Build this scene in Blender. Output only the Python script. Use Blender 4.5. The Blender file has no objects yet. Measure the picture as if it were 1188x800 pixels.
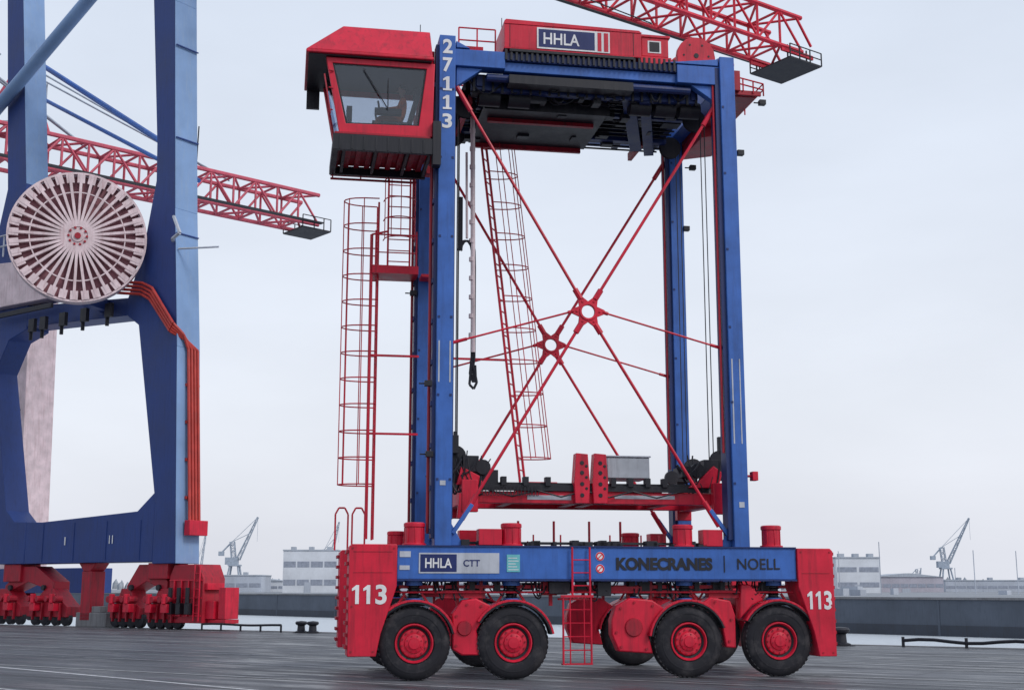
import bpy, bmesh, math, random
from mathutils import Vector, Matrix
random.seed(7)
scene=bpy.context.scene
scene.view_settings.view_transform='Standard'
scene.view_settings.look='None'
scene.view_settings.exposure=0
R=math.radians
COL=scene.collection

# ------------------------------------------------------------------ materials
def mat(name,col,rough=.5,metal=0,var=.25,scale=1.5,dirt=.25,dirtcol=(.05,.045,.045),bump=.02,streak=True,spec=.4):
    m=bpy.data.materials.new(name);m.use_nodes=True
    nt=m.node_tree;N=nt.nodes;L=nt.links
    b=N['Principled BSDF']
    b.inputs['Metallic'].default_value=metal
    b.inputs['Specular IOR Level'].default_value=spec
    tc=N.new('ShaderNodeTexCoord')
    n1=N.new('ShaderNodeTexNoise');n1.inputs['Scale'].default_value=scale;n1.inputs['Detail'].default_value=6;n1.inputs['Roughness'].default_value=.6
    L.new(tc.outputs['Object'],n1.inputs['Vector'])
    cr=N.new('ShaderNodeValToRGB')
    e=cr.color_ramp.elements
    e[0].position=.3;e[1].position=.7
    e[0].color=(*[c*(1-var) for c in col],1);e[1].color=(*[min(1,c*(1+var*.5)) for c in col],1)
    L.new(n1.outputs['Fac'],cr.inputs['Fac'])
    mp=N.new('ShaderNodeMapping');mp.inputs['Scale'].default_value=(5,5,.45) if streak else (2,2,2)
    L.new(tc.outputs['Object'],mp.inputs['Vector'])
    n2=N.new('ShaderNodeTexNoise');n2.inputs['Scale'].default_value=1.6;n2.inputs['Detail'].default_value=8;n2.inputs['Roughness'].default_value=.65
    L.new(mp.outputs['Vector'],n2.inputs['Vector'])
    r2=N.new('ShaderNodeMapRange');r2.inputs['From Min'].default_value=.5;r2.inputs['From Max'].default_value=.78
    r2.inputs['To Min'].default_value=0;r2.inputs['To Max'].default_value=dirt*1.6
    L.new(n2.outputs['Fac'],r2.inputs['Value'])
    mx=N.new('ShaderNodeMix');mx.data_type='RGBA'
    L.new(r2.outputs['Result'],mx.inputs['Factor'])
    L.new(cr.outputs['Color'],mx.inputs['A']);mx.inputs['B'].default_value=(*dirtcol,1)
    L.new(mx.outputs['Result'],b.inputs['Base Color'])
    r3=N.new('ShaderNodeMapRange');r3.inputs['To Min'].default_value=max(.05,rough-.15);r3.inputs['To Max'].default_value=min(1,rough+.2)
    L.new(n1.outputs['Fac'],r3.inputs['Value']);L.new(r3.outputs['Result'],b.inputs['Roughness'])
    if bump:
        bp=N.new('ShaderNodeBump');bp.inputs['Strength'].default_value=.3;bp.inputs['Distance'].default_value=bump
        L.new(n2.outputs['Fac'],bp.inputs['Height']);L.new(bp.outputs['Normal'],b.inputs['Normal'])
    return m
BLUE=mat('blue_paint',(.042,.140,.48),.40,dirt=.32,dirtcol=(.025,.05,.15))
BLUED=mat('dark_blue_paint',(.012,.032,.14),.45)
NAVY=mat('navy_sign',(.012,.024,.13),.4,dirt=.1)
RED=mat('red_paint',(.64,.011,.042),.40,dirt=.45,dirtcol=(.15,.012,.025))
REDD=mat('red_dirty_paint',(.40,.010,.030),.5,dirt=.55,dirtcol=(.05,.018,.024))
REDH=mat('red_haze',(.58,.10,.15),.6)  # paler, less saturated red: distance haze put into the base colour
WHITE=mat('white_paint',(.80,.80,.82),.5,dirt=.12)
GREYP=mat('light_grey_panel',(.5,.53,.6),.45,dirt=.15)
BLACK=mat('black_steel',(.014,.015,.023),.5,dirt=.2,dirtcol=(.06,.055,.06))
RUBBER=mat('tyre_rubber',(.020,.020,.026),.8,dirt=.6,dirtcol=(.075,.07,.075),bump=.01,scale=5,streak=False,spec=.3)
HOSE=mat('white_hose',(.66,.55,.58),.6)
GALV=mat('galvanised',(.42,.45,.5),.4,metal=.4)
TEAL=mat('teal_label',(.15,.5,.55),.5,dirt=.05)
PINK=mat('faded_pink_steel',(.74,.60,.63),.6,dirt=.45,dirtcol=(.42,.24,.26))
REELIN=mat('reel_inner_red',(.30,.13,.16),.7,dirt=.4,dirtcol=(.12,.05,.06))  # dark reddish tone for the disc behind the spokes
STSD=mat('crane_blue_shaded',(.020,.052,.22),.5,scale=.3,dirt=.35,dirtcol=(.014,.028,.10))  # darker copy of the crane blue, shade baked into the colour
STSL=mat('crane_blue_sunlit',(.21,.34,.58),.45,scale=.3,dirt=.35,dirtcol=(.27,.36,.48))  # lighter copy of the crane blue, sunlit side baked into the colour
PIPE=mat('red_conduit',(.5,.05,.04),.4)
CONC=mat('concrete',(.2,.2,.21),.85,dirt=.4,scale=.6)
WALLF=mat('quay_wall_stone_haze',(.10,.118,.15),.9,dirt=.5,scale=.2,dirtcol=(.06,.072,.09))  # stone colour lightened to imitate aerial haze over the water
HAZEG=mat('distant_steel_haze',(.37,.43,.51),.8,dirt=.1)  # steel paled towards the sky, haze painted as base colour
BLDW=mat('building_white_haze',(.68,.71,.76),.8,dirt=.1,scale=.1)  # distance haze mixed into this and the following building, roof and window colours
BLDG=mat('building_grey_haze',(.46,.50,.57),.8,dirt=.2,scale=.1)
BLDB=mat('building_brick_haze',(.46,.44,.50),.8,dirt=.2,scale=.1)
ROOF=mat('roof_grey_haze',(.42,.46,.52),.8,scale=.1)
WIND=mat('window_dark_haze',(.30,.33,.40),.3,dirt=.1)
TREE=mat('distant_foliage_haze',(.33,.36,.40),1,scale=.5)  # foliage greyed and paled to stand in for haze

def glass():
    m=bpy.data.materials.new('tinted_glass');m.use_nodes=True
    nt=m.node_tree;N=nt.nodes;L=nt.links;N.clear()
    o=N.new('ShaderNodeOutputMaterial');t=N.new('ShaderNodeBsdfTransparent');t.inputs[0].default_value=(.78,.81,.85,1)
    g=N.new('ShaderNodeBsdfGlossy');g.inputs['Roughness'].default_value=.03;g.inputs[0].default_value=(.9,.92,.95,1)
    f=N.new('ShaderNodeFresnel');f.inputs[0].default_value=1.6
    mx=N.new('ShaderNodeMixShader');L.new(f.outputs[0],mx.inputs[0]);L.new(t.outputs[0],mx.inputs[1]);L.new(g.outputs[0],mx.inputs[2]);L.new(mx.outputs[0],o.inputs[0])
    return m
GLASS=glass()

# ------------------------------------------------------------------ builder
def empty(name,loc=(0,0,0),rz=0):
    e=bpy.data.objects.new(name,None);COL.objects.link(e);e.location=loc;e.rotation_euler=(0,0,rz);return e
class G:
    def __init__(s,name,m,parent=None,bevel=0):
        s.name=name;s.m=m;s.parent=parent;s.bevel=bevel;s.v=[];s.f=[]
    def add(s,vs,fs):
        o=len(s.v);s.v+=[tuple(v) for v in vs];s.f+=[tuple(i+o for i in f) for f in fs]
    def box(s,x0,x1,y0,y1,z0,z1):
        s.add([(x0,y0,z0),(x1,y0,z0),(x1,y1,z0),(x0,y1,z0),(x0,y0,z1),(x1,y0,z1),(x1,y1,z1),(x0,y1,z1)],
              [(0,3,2,1),(4,5,6,7),(0,1,5,4),(1,2,6,5),(2,3,7,6),(3,0,4,7)])
    def frus(s,b,t):
        s.add([(b[0],b[2],b[4]),(b[1],b[2],b[4]),(b[1],b[3],b[4]),(b[0],b[3],b[4]),(t[0],t[2],t[4]),(t[1],t[2],t[4]),(t[1],t[3],t[4]),(t[0],t[3],t[4])],
              [(0,3,2,1),(4,5,6,7),(0,1,5,4),(1,2,6,5),(2,3,7,6),(3,0,4,7)])
    def prism(s,pts,y0,y1):
        n=len(pts)
        s.add([(p[0],y0,p[1]) for p in pts]+[(p[0],y1,p[1]) for p in pts],
              [tuple(range(n)),tuple(range(2*n-1,n-1,-1))]+[(i,i+n,(i+1)%n+n,(i+1)%n) for i in range(n)])
    def ringprism(s,po,pi,y0,y1):
        n=len(po)
        vs=[(p[0],y0,p[1]) for p in po]+[(p[0],y0,p[1]) for p in pi]+[(p[0],y1,p[1]) for p in po]+[(p[0],y1,p[1]) for p in pi]
        fs=[]
        for i in range(n):
            j=(i+1)%n
            fs+=[(i,j,n+j,n+i),(2*n+i,3*n+i,3*n+j,2*n+j),(i,2*n+i,2*n+j,j),(n+i,n+j,3*n+j,3*n+i)]
        s.add(vs,fs)
    def cyl(s,p,q,r,n=8,r2=None,caps=True):
        p=Vector(p);q=Vector(q);r2=r if r2 is None else r2
        d=(q-p)
        if d.length<1e-6:return
        d.normalize();a=d.orthogonal().normalized();b=d.cross(a)
        vs=[];
        for c,rr in((p,r),(q,r2)):
            for i in range(n):
                t=2*math.pi*i/n;vs.append(c+a*math.cos(t)*rr+b*math.sin(t)*rr)
        fs=[(i,(i+1)%n,(i+1)%n+n,i+n) for i in range(n)]
        if caps: fs+=[tuple(range(n-1,-1,-1)),tuple(range(n,2*n))]
        s.add(vs,fs)
    def bar(s,p,q,w,h,up=(0,0,1)):
        p=Vector(p);q=Vector(q);d=(q-p).normalized();u=Vector(up)
        a=d.cross(u)
        if a.length<1e-4:a=d.cross(Vector((0,1,0)))
        a.normalize();b=a.cross(d).normalized()
        vs=[]
        for c in(p,q):
            for i,j in((-1,-1),(1,-1),(1,1),(-1,1)):vs.append(c+a*w/2*i+b*h/2*j)
        s.add(vs,[(0,3,2,1),(4,5,6,7),(0,1,5,4),(1,2,6,5),(2,3,7,6),(3,0,4,7)])
    def tube(s,pts,r,n=6):
        for i in range(len(pts)-1):s.cyl(pts[i],pts[i+1],r,n)
    def lathe(s,c,ax,prof,n=32):
        c=Vector(c);ax=Vector(ax).normalized();a=ax.orthogonal().normalized();b=ax.cross(a)
        vs=[];k=len(prof)
        for i in range(n):
            t=2*math.pi*i/n
            for (r,h) in prof: vs.append(c+ax*h+(a*math.cos(t)+b*math.sin(t))*r)
        fs=[]
        for i in range(n):
            j=(i+1)%n
            for m in range(k-1):fs.append((i*k+m,j*k+m,j*k+m+1,i*k+m+1))
        s.add(vs,fs)
    def truss(s,P0,P1,w,h,n,rc,rd,up=(0,0,1),tri=False,taper=1):
        P0=Vector(P0);P1=Vector(P1);d=(P1-P0).normalized();u=Vector(up);a=d.cross(u).normalized();b=a.cross(d).normalized()
        if tri: offs=[(-1,-1),(1,-1),(0,1)]
        else: offs=[(-1,-1),(1,-1),(1,1),(-1,1)]
        def pt(i,o):
            f=i/n;k=1+(taper-1)*f
            return P0.lerp(P1,f)+a*o[0]*w/2*k+b*o[1]*h/2*k
        for o in offs: s.cyl(pt(0,o),pt(n,o),rc,6)
        m=len(offs)
        for i in range(n):
            for j in range(m):
                o=offs[j];o2=offs[(j+1)%m]
                if i%2==0: s.cyl(pt(i,o),pt(i+1,o2),rd,5)
                else: s.cyl(pt(i,o2),pt(i+1,o),rd,5)
                s.cyl(pt(i,o),pt(i,o2),rd,5)
    def ladder(s,p,q,side,r=.025,sp=.3):
        p=Vector(p);q=Vector(q);side=Vector(side)
        s.cyl(p+side,q+side,r,6);s.cyl(p-side,q-side,r,6)
        n=int((q-p).length/sp)
        for i in range(1,n):
            c=p.lerp(q,i/n);s.cyl(c+side,c-side,r*.6,5)
    def cage(s,p,q,side,out,sp=.8,r=.014,ns=5):
        p=Vector(p);q=Vector(q);side=Vector(side);out=Vector(out)
        def arc(c):
            k=10;return [c+side*1.5*math.cos(math.pi*i/k)+out*(math.sin(math.pi*i/k)**.7) for i in range(k+1)]
        n=max(1,int((q-p).length/sp))
        for i in range(n+1): s.tube(arc(p.lerp(q,i/n)),r*1.3,5)
        a=arc(p);b=arc(q)
        for i in range(1,10,max(1,8//(ns-1))): s.cyl(a[i],b[i],r,5)
    def done(s):
        me=bpy.data.meshes.new(s.name);me.from_pydata(s.v,[],s.f)
        bm=bmesh.new();bm.from_mesh(me);bmesh.ops.recalc_face_normals(bm,faces=bm.faces);bm.to_mesh(me);bm.free()
        me.polygons.foreach_set('use_smooth',[True]*len(me.polygons));me.set_sharp_from_angle(angle=R(35))
        me.materials.append(s.m)
        o=bpy.data.objects.new(s.name,me);COL.objects.link(o)
        if s.parent:o.parent=s.parent
        if s.bevel:
            b=o.modifiers.new('bevel','BEVEL');b.width=s.bevel;b.segments=2;b.limit_method='ANGLE';b.angle_limit=R(40)
        return o
def text(body,x0,x1,z0,z1,y,m,parent,name,bold=0):
    cu=bpy.data.curves.new(name,'FONT');cu.body=body;cu.size=1;cu.offset=bold
    o=bpy.data.objects.new(name,cu);COL.objects.link(o)
    bpy.context.view_layer.update()
    bb=o.bound_box;mx=max(b[0] for b in bb);mn=min(b[0] for b in bb);my=max(b[1] for b in bb);ny=min(b[1] for b in bb)
    sx=(x1-x0)/(mx-mn);sz=(z1-z0)/(my-ny)
    dg=bpy.context.evaluated_depsgraph_get()
    me=bpy.data.meshes.new_from_object(o.evaluated_get(dg))
    bpy.data.objects.remove(o)
    for v in me.vertices:
        v.co=Vector((x0+(v.co.x-mn)*sx, y, z0+(v.co.y-ny)*sz))
    me.materials.clear();me.materials.append(m)
    o=bpy.data.objects.new(name,me);COL.objects.link(o);o.parent=parent
    return o
def one(g,x0,x1,z0,z1,y,foot=False):
    w=x1-x0;h=z1-z0;s0=x0+w*.34;s1=x0+w*.72
    p=[(s0,z0),(s1,z0),(s1,z1),(s0+w*.1,z1),(x0,z1-h*.18),(x0,z1-h*.32),(s0,z1-h*.24)]
    g.prism(p,y-.002,y+.002)
    if foot:g.box(x0,x1,y-.004,y+.001,z0-.001,z0+h*.13)

# ================================================================== STRADDLE CARRIER
SC=empty('straddle_carrier',(-2.005,27.3,0),R(10))
WS=[0,2.07,5.87,7.9]
def wheel(x,y0,sgn,k):
    t=G('tyre_%d'%k,RUBBER,SC)
    c=(x,y0,.75);ax=(0,sgn,0)
    t.lathe(c,ax,[(.40,.05),(.43,.015),(.50,.0),(.60,-.004),(.68,.02),(.715,.05),(.74,.075),(.75,.10),(.75,.165),(.735,.17),(.735,.185),(.75,.19),(.75,.26),(.735,.265),(.735,.28),(.75,.285),(.75,.36),(.74,.385),(.68,.44),(.55,.46),(.43,.445),(.40,.41)],56)
    for i in range(44):
        a=2*math.pi*i/44
        p=Vector((x+math.cos(a)*.742,y0+sgn*.06,.75+math.sin(a)*.742));q=Vector((x+math.cos(a+.03)*.752,y0+sgn*.17,.75+math.sin(a+.03)*.752))
        t.bar(p,q,.055,.02,up=(math.cos(a),0,math.sin(a)))
    t.lathe((x,y0,.75),ax,[(.57,-.008),(.585,-.012),(.60,-.008)],56)
    t.done()
    r=G('wheel_rim_%d'%k,RED,SC)
    r.lathe(c,ax,[(.405,.06),(.395,.012),(.375,.01),(.36,.03),(.345,.09),(.30,.11),(.28,.06),(.235,.05),(.20,.055),(.19,.02),(.12,.0),(.11,-.02),(.0,-.025)],40)
    r.done()
    h=G('wheel_bolts_%d'%k,REDD,SC)
    o=random.uniform(0,.5)
    for i in range(12):
        a=2*math.pi*i/12+o
        p=Vector((x+math.cos(a)*.255,y0+sgn*.06,.75+math.sin(a)*.255));h.cyl(p,p-Vector((0,sgn*.035,0)),.02,6)
    for i in range(8):
        a=2*math.pi*i/8+.2+o
        p=Vector((x+math.cos(a)*.155,y0+sgn*.02,.75+math.sin(a)*.155));h.cyl(p,p-Vector((0,sgn*.025,0)),.014,6)
    h.done()
    d=G('wheel_dark_gap_%d'%k,BLACK,SC)
    d.lathe(c,ax,[(.352,.075),(.335,.088),(.31,.10),(.30,.104)],32)
    d.done()
k=0
for side,(y0,sg) in enumerate([(0,1),(4.95,-1)]):
    for x in WS:
        wheel(x,y0,sg,k);k+=1
def Yr(side,a,b):
    return (a,b) if side==0 else (4.95-b,4.95-a)
for side in(0,1):
    n='near' if side==0 else 'far'
    g=G('side_beam_'+n,BLUE,SC,.012);y=Yr(side,-.02,.70)
    g.box(-.38,8.33,*y,2.05,2.72)
    g.done()
    g=G('side_beam_trim_'+n,BLUED,SC)
    g.box(-.38,8.33,*Yr(side,-.05,.73),2.015,2.053)
    g.box(-.38,8.33,*Yr(side,-.05,.73),2.717,2.745)
    for i in range(22):
        x=-.2+i*.4;g.cyl((x,(-.05 if side==0 else 5.0),2.035),(x,(-.06 if side==0 else 5.01),2.035),.018,6)
    g.done()
    g=G('end_shroud_'+n,RED,SC,.015)
    y=Yr(side,-.08,.72)
    g.prism([(-1.37,.5),(-.79,.5),(-.70,.95),(-.385,1.9),(-.385,2.76),(-1.32,2.76),(-1.37,2.70)],*y)
    g.prism([(9.16,.42),(8.76,.42),(8.66,.95),(8.34,1.9),(8.34,2.72),(9.10,2.72),(9.16,2.66)],*y)
    g.done()
    g=G('end_shroud_ribs_'+n,REDD,SC)
    for i in range(9):
        z=.65+i*.24
        g.box(-1.43,-1.372,*Yr(side,-.02,.66),z,z+.07)
        g.box(9.162,9.21,*Yr(side,.0,.66),z,z+.07)
    yb=Yr(side,-.088,-.078)
    for (x0,x1,z0,z1) in((-1.28,-.48,2.60,2.615),(-1.28,-.48,2.18,2.19),(8.42,9.06,2.18,2.19)):
        g.box(x0,x1,*yb,z0,z1)
    for (x,z) in((-1.3,2.68),(-.45,2.68),(-1.3,.6),(-.85,.6),(8.42,2.64),(9.08,2.64),(8.85,.5),(9.08,.5),(-1.3,1.5),(9.08,1.5)):
        yy=-.08 if side==0 else 5.03
        g.cyl((x,yy-.012,z),(x,yy+.012,z),.022,6)
    g.done()
    g=G('column_'+n,BLUE,SC,.012);y=Yr(side,.06,.56) if side==0 else (4.16,4.60)
    g.box(.40,.76,*y,2.72,14.1);g.box(6.97,7.32,*y,2.72,14.06)
    for x,s_ in((.76,1),(6.97,-1)):
        g.prism([(x,2.75),(x+s_*.28,2.75),(x,3.25)],y[0]+.2,y[0]+.23)
    g.bar((.80,y[0]+.2,3.0),(1.22,y[0]+.2,3.62),.09,.09);g.bar((6.93,y[0]+.2,2.95),(6.5,y[0]+.2,3.55),.09,.09)
    g.done()
    g=G('column_rail_'+n,BLUED,SC)
    g.box(.33,.398,y[0]+.1,y[0]+.42,2.9,13.9);g.box(6.86,6.968,y[0]+.06,y[0]+.42,2.9,13.8)
    g.box(.762,.80,y[0]+.2,y[0]+.3,3.3,13.6)
    for z in [3+.9*i for i in range(12)]:
        g.box(.30,.34,y[0]+.12,y[0]+.38,z,z+.1)
    g.box(7.322,7.36,y[0]+.15,y[0]+.3,4,13.4)
    for z in (4.1,5.9,7.6,9.4,11.2,12.8):
        g.box(.42,.47,y[0]-.012,y[0]-.001,z,z+.05);g.box(.69,.74,y[0]-.012,y[0]-.001,z,z+.05)
        g.box(6.99,7.04,y[0]-.012,y[0]-.001,z,z+.05)
    g.done()
    g=G('column_cable_'+n,REDD,SC)
    g.cyl((.28,y[0]+.3,3),(.28,y[0]+.3,13.8),.035,6);g.cyl((6.82,y[0]+.12,4.8),(6.82,y[0]+.12,13.5),.028,6)
    g.done()
    if side==0:
        g=G('column_reflector',GREYP,SC)
        g.box(.44,.47,.052,.058,6.2,7.1);g.box(.68,.71,.052,.058,6.2,7.1)
        g.box(7.02,7.05,.052,.058,5.0,6.9);g.box(7.2,7.225,.052,.058,5.0,6.9);g.done()
        g=G('column_labels',GREYP,SC)
        g.box(.5,.62,.050,.057,4.0,4.1);g.box(7.1,7.22,.050,.057,3.6,3.72)
        g.done()
    g=G('suspension_cover_'+n,RED,SC,.008);yc=.30 if side==0 else 4.65
    for x in WS:
        g.lathe((x,yc,2.745),(0,0,1),[(0,.0),(.25,0),(.25,.04),(.205,.045),(.205,.38),(.225,.385),(.225,.46),(.19,.48),(0,.48)],28)
        for i in range(8):
            a=i*math.pi/4;g.cyl((x+.21*math.cos(a),yc+.21*math.sin(a),2.79),(x+.21*math.cos(a),yc+.21*math.sin(a),3.12),.012,5)
    g.done()
    g=G('suspension_strut_'+n,BLACK,SC)
    for x in WS:
        g.cyl((x,yc,1.35),(x,yc,2.03),.11,14)
        for i in range(6):g.lathe((x,yc,1.62+i*.06),(0,0,1),[(.10,-.02),(.15,0),(.10,.02)],16)
        g.bar((x,yc,1.62),(x,yc,1.5),.45,.3,up=(0,1,0))
        ys=.52 if side==0 else 4.43
        g.bar((x,ys,.75),(x,ys,1.62),.22,.1,up=(0,1,0))
    g.done()
    g=G('suspension_collar_'+n,BLUE,SC)
    for x in WS:
        g.cyl((x,yc,1.92),(x,yc,2.02),.19,16);g.cyl((x,yc,1.6),(x,yc,1.66),.17,16)
    g.done()
    g=G('fender_'+n,RED,SC,.006);y=Yr(side,-.03,.5)
    for x,a0,a1 in((0,14,168),(2.07,12,150),(5.87,20,172),(7.9,10,150)):
        K=16
        for i in range(K):
            t0=R(a0+(a1-a0)*i/K);t1=R(a0+(a1-a0)*(i+1)/K)
            P=lambda r,t:(x+r*math.cos(t),.75+r*math.sin(t))
            g.prism([P(.84,t0),P(.885,t0),P(.885,t1),P(.84,t1)],*y)
        for sx in(-.35,.35):
            g.bar((x+sx,yc,1.5),(x+sx*.5,yc,1.75),.05,.05)
    g.done()
    g=G('fender_edge_'+n,BLACK,SC);y=Yr(side,-.045,.3)
    for x,a0,a1 in((0,14,168),(2.07,12,150),(5.87,20,172),(7.9,10,150)):
        K=16
        for i in range(K):
            t0=R(a0+(a1-a0)*i/K);t1=R(a0+(a1-a0)*(i+1)/K)
            P=lambda r,t:(x+r*math.cos(t),.75+r*math.sin(t))
            g.prism([P(.805,t0),P(.837,t0),P(.837,t1),P(.805,t1)],*y)
    g.done()
    g=G('chain_case_'+n,RED,SC,.03);y=Yr(side,.10,.42)
    g.prism([(.80,.62),(1.0,.5),(1.45,.5),(1.30,1.0),(1.62,1.5),(1.30,1.66),(1.0,1.62),(.80,1.35)],*y)
    g.prism([(4.2,.9),(4.35,.55),(5.1,.5),(5.0,.9),(5.35,1.45),(5.1,1.62),(4.6,1.66),(4.3,1.5),(4.2,1.2)],*y)
    g.prism([(6.72,.62),(6.95,.6),(6.95,1.3),(6.85,1.6),(6.4,1.68),(6.2,1.55),(6.62,1.2)],*y)
    g.prism([(7.05,1.2),(7.35,1.5),(7.6,1.62),(7.3,1.95),(7.1,1.95)],*y)
    g.done()
    g=G('chain_case_bolts_'+n,REDD,SC);yy=.09 if side==0 else 4.86
    for (x,z) in((.88,.7),(.88,1.3),(1.1,1.53),(1.35,.6),(1.4,1.5),(4.3,.95),(4.4,.65),(4.4,1.45),(4.7,1.57),(5.1,1.5),(4.95,.6),(6.8,.75),(6.85,1.2),(6.5,1.58)):
        g.cyl((x,yy-.015,z),(x,yy+.015,z),.028,8)
    g.lathe((4.68,yy+.0,1.05),(0,1,0),[(0,-.03),(.18,-.03),(.2,.01)],20)
    g.lathe((1.05,yy+.0,1.05),(0,1,0),[(0,-.03),(.14,-.03),(.16,.01)],20)
    g.done()
    g=G('underbeam_pipes_'+n,REDD,SC)
    yy=.35 if side==0 else 4.6
    g.box(-.3,8.25,yy-.05,yy+.05,1.86,1.93)
    g.cyl((-.3,yy-.2,1.78),(8.3,yy-.2,1.78),.02,6)
    for x in(.9,1.4,2.9,4.6,5.1,6.7,7.1):
        g.box(x,x+.06,yy-.06,yy+.06,1.5,2.02)
    g.box(.6,1.5,yy-.15,yy+.1,1.66,1.82);g.box(6.4,7.4,yy-.15,yy+.1,1.66,1.82);g.box(2.75,3.05,yy-.1,yy+.2,1.72,2.0);g.box(4.05,4.9,yy-.15,yy+.1,1.75,1.9)
    g.done()
    g=G('underbeam_hoses_'+n,BLACK,SC)
    for i in range(22):
        x=random.uniform(.2,7.8);x2=x+random.uniform(-.5,.5);kk=random.uniform(.25,.5)
        P=[(x+(x2-x)*j/8,yy-.15+.1*math.sin(j),2.03-.9*math.sin(math.pi*j/8)*kk) for j in range(9)]
        g.tube(P,.018,5)
    for i in range(14):
        x=random.uniform(-.2,8);g.box(x,x+random.uniform(.08,.3),yy-.1,yy+.1,random.uniform(1.72,1.85),2.0)
    g.done()
    ys=.28 if side==0 else 4.36
    g=G('brace_star_'+n,RED,SC,.008)
    cx,cz=3.8,7.9
    po=[];pi=[]
    for i in range(24):
        a=2*math.pi*i/24
        ph=(i%4)
        r=[.41,.37,.235,.37][ph]
        a2=a+([0,-.13,0,.13][ph])
        po.append((cx+r*math.cos(a2),cz+r*math.sin(a2)))
        pi.append((cx+.15*math.cos(a),cz+.15*math.sin(a)))
    g.ringprism(po,pi,ys-.03,ys+.03)
    g.ringprism([(cx+(p[0]-cx)*1.35,cz+(p[1]-cz)*1.35) for p in pi],pi,ys-.05,ys+.05)
    for i in range(6):
        a=i*math.pi/3
        for dr in(.26,.36):g.cyl((cx+dr*math.cos(a),ys-.05,cz+dr*math.sin(a)),(cx+dr*math.cos(a),ys+.05,cz+dr*math.sin(a)),.025,8)
    g.done()
    g=G('brace_rods_'+n,RED,SC)
    ends=[(.8,13.0,120),(6.95,13.0,60),(1.0,3.3,240),(6.7,3.2,300),(.76,7.1,180),(6.97,7.15,0)]
    for (ex,ez,a) in ends:
        thin=a in(180,0)
        a=R(a);p=Vector((cx+.33*math.cos(a),ys,cz+.33*math.sin(a)));q=Vector((ex,ys,ez))
        rr_=.022 if thin else .035
        g.cyl(p,q,rr_,8)
        g.cyl(p,p.lerp(q,.045),rr_*1.9,8)
        g.cyl(q,q.lerp(p,.12),rr_*1.7,8)
    g.done()

# markings on near beam
yb=-.03
g=G('beam_sign_navy',NAVY,SC);g.box(.10,.86,yb-.006,yb+.004,2.2,2.56);g.done()
g=G('beam_sign_grey',GREYP,SC);g.box(.07,1.76,yb-.002,yb+.006,2.17,2.59);g.box(-.33,-.1,yb-.002,yb+.006,2.5,2.62);g.box(-.33,-.12,yb-.002,yb+.006,2.24,2.33);g.done()
g=G('beam_label_teal',TEAL,SC);g.box(1.92,2.2,yb-.002,yb+.006,2.2,2.56);g.done()
g=G('beam_label_lines',WHITE,SC)
for i in range(5):g.box(1.95,2.17-.03*(i%3),yb-.005,yb-.001,2.24+i*.06,2.255+i*.06)
for z in(2.27,2.53):g.lathe((3.93,yb,z),(0,1,0),[(0,0),(.095,0),(.095,.006)],20)
g.done()
g=G('warning_discs',RED,SC)
for z in(2.27,2.53):
    g.lathe((3.93,yb-.004,z),(0,1,0),[(.06,0),(.09,0),(.09,.002),(.06,.002)],20);g.bar((3.87,yb-.005,z-.06),(3.99,yb-.005,z+.06),.004,.02,up=(0,0,1))
g.done()
text('HHLA',.2,.76,2.28,2.48,yb-.012,WHITE,SC,'sign_letters',.02)
text('CTT',1.0,1.35,2.31,2.45,yb-.008,NAVY,SC,'sign_letters_small',.02)
text('KONECRANES',4.28,6.42,2.24,2.51,yb-.004,BLACK,SC,'beam_letters',.05)
text('NOELL',6.98,7.95,2.26,2.5,yb-.004,BLACK,SC,'beam_letters_maker',.008)
g=G('letter_divider',BLACK,SC);g.box(6.68,6.70,yb-.004,yb+.004,2.2,2.56);g.done()
CN=[('2',13.66),('7',13.22),('1',12.78),('1',12.34),('3',11.90)]
g=G('number_ones',WHITE,SC)
one(g,-1.30,-1.10,1.55,1.93,-.09);one(g,-1.07,-.87,1.55,1.93,-.09)
one(g,8.53,8.69,1.42,1.80,-.09);one(g,8.72,8.88,1.42,1.80,-.09)
for ch,z in CN:
    if ch=='1': one(g,.48,.68,z,z+.33,.048,True)
g.done()
text('3',-.82,-.59,1.54,1.94,-.09,WHITE,SC,'number_front',.03)
text('3',8.91,9.09,1.41,1.81,-.09,WHITE,SC,'number_rear',.03)
for i,(ch,z) in enumerate(CN):
    if ch!='1':text(ch,.47,.69,z,z+.34,.05,WHITE,SC,'column_number_%d'%i,.03)

g=G('deck_boxes',RED,SC,.01)
g.box(1.35,1.85,.15,.5,2.76,3.1);g.box(6.3,6.75,.2,.55,2.76,3.12);g.box(1.5,2.0,4.3,4.7,2.76,3.25)
g.box(6.3,6.7,4.3,4.7,2.76,3.2)
g.done()
g=G('deck_rails',REDD,SC)
for y in(.55,4.4):
    for x in(2.6,3.2,4.3,5.0,5.4):
        g.cyl((x,y,2.74),(x,y,3.0),.018,6)
for x in (3.0,3.9,4.8,5.6): g.cyl((x,4.6,2.74),(x,4.6,3.5),.03,6)
g.done()
g=G('deck_valves',BLACK,SC,.006)
for i in range(26):
    x=random.uniform(.9,6.8);h=random.uniform(.03,.12);g.box(x,x+random.uniform(.05,.25),.2,.5,2.746,2.76+h)
g.cyl((.8,.4,2.8),(6.9,.4,2.8),.02,6);g.cyl((.8,.5,2.83),(6.9,.5,2.83),.015,6)
g.done()
g=G('access_ladder',RED,SC)
g.ladder((3.5,-.1,1.65),(3.5,-.1,2.72),(.19,0,0),.022,.25)
g.ladder((3.4,-.13,.32),(3.4,-.13,1.7),(.3,0,0),.022,.25)
g.bar((3.05,-.13,1.7),(3.75,-.13,1.7),.05,.05)
g.box(3.08,3.72,-.16,.0,.30,.33)
g.box(3.08,3.72,-.1,.35,1.62,1.66)
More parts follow.
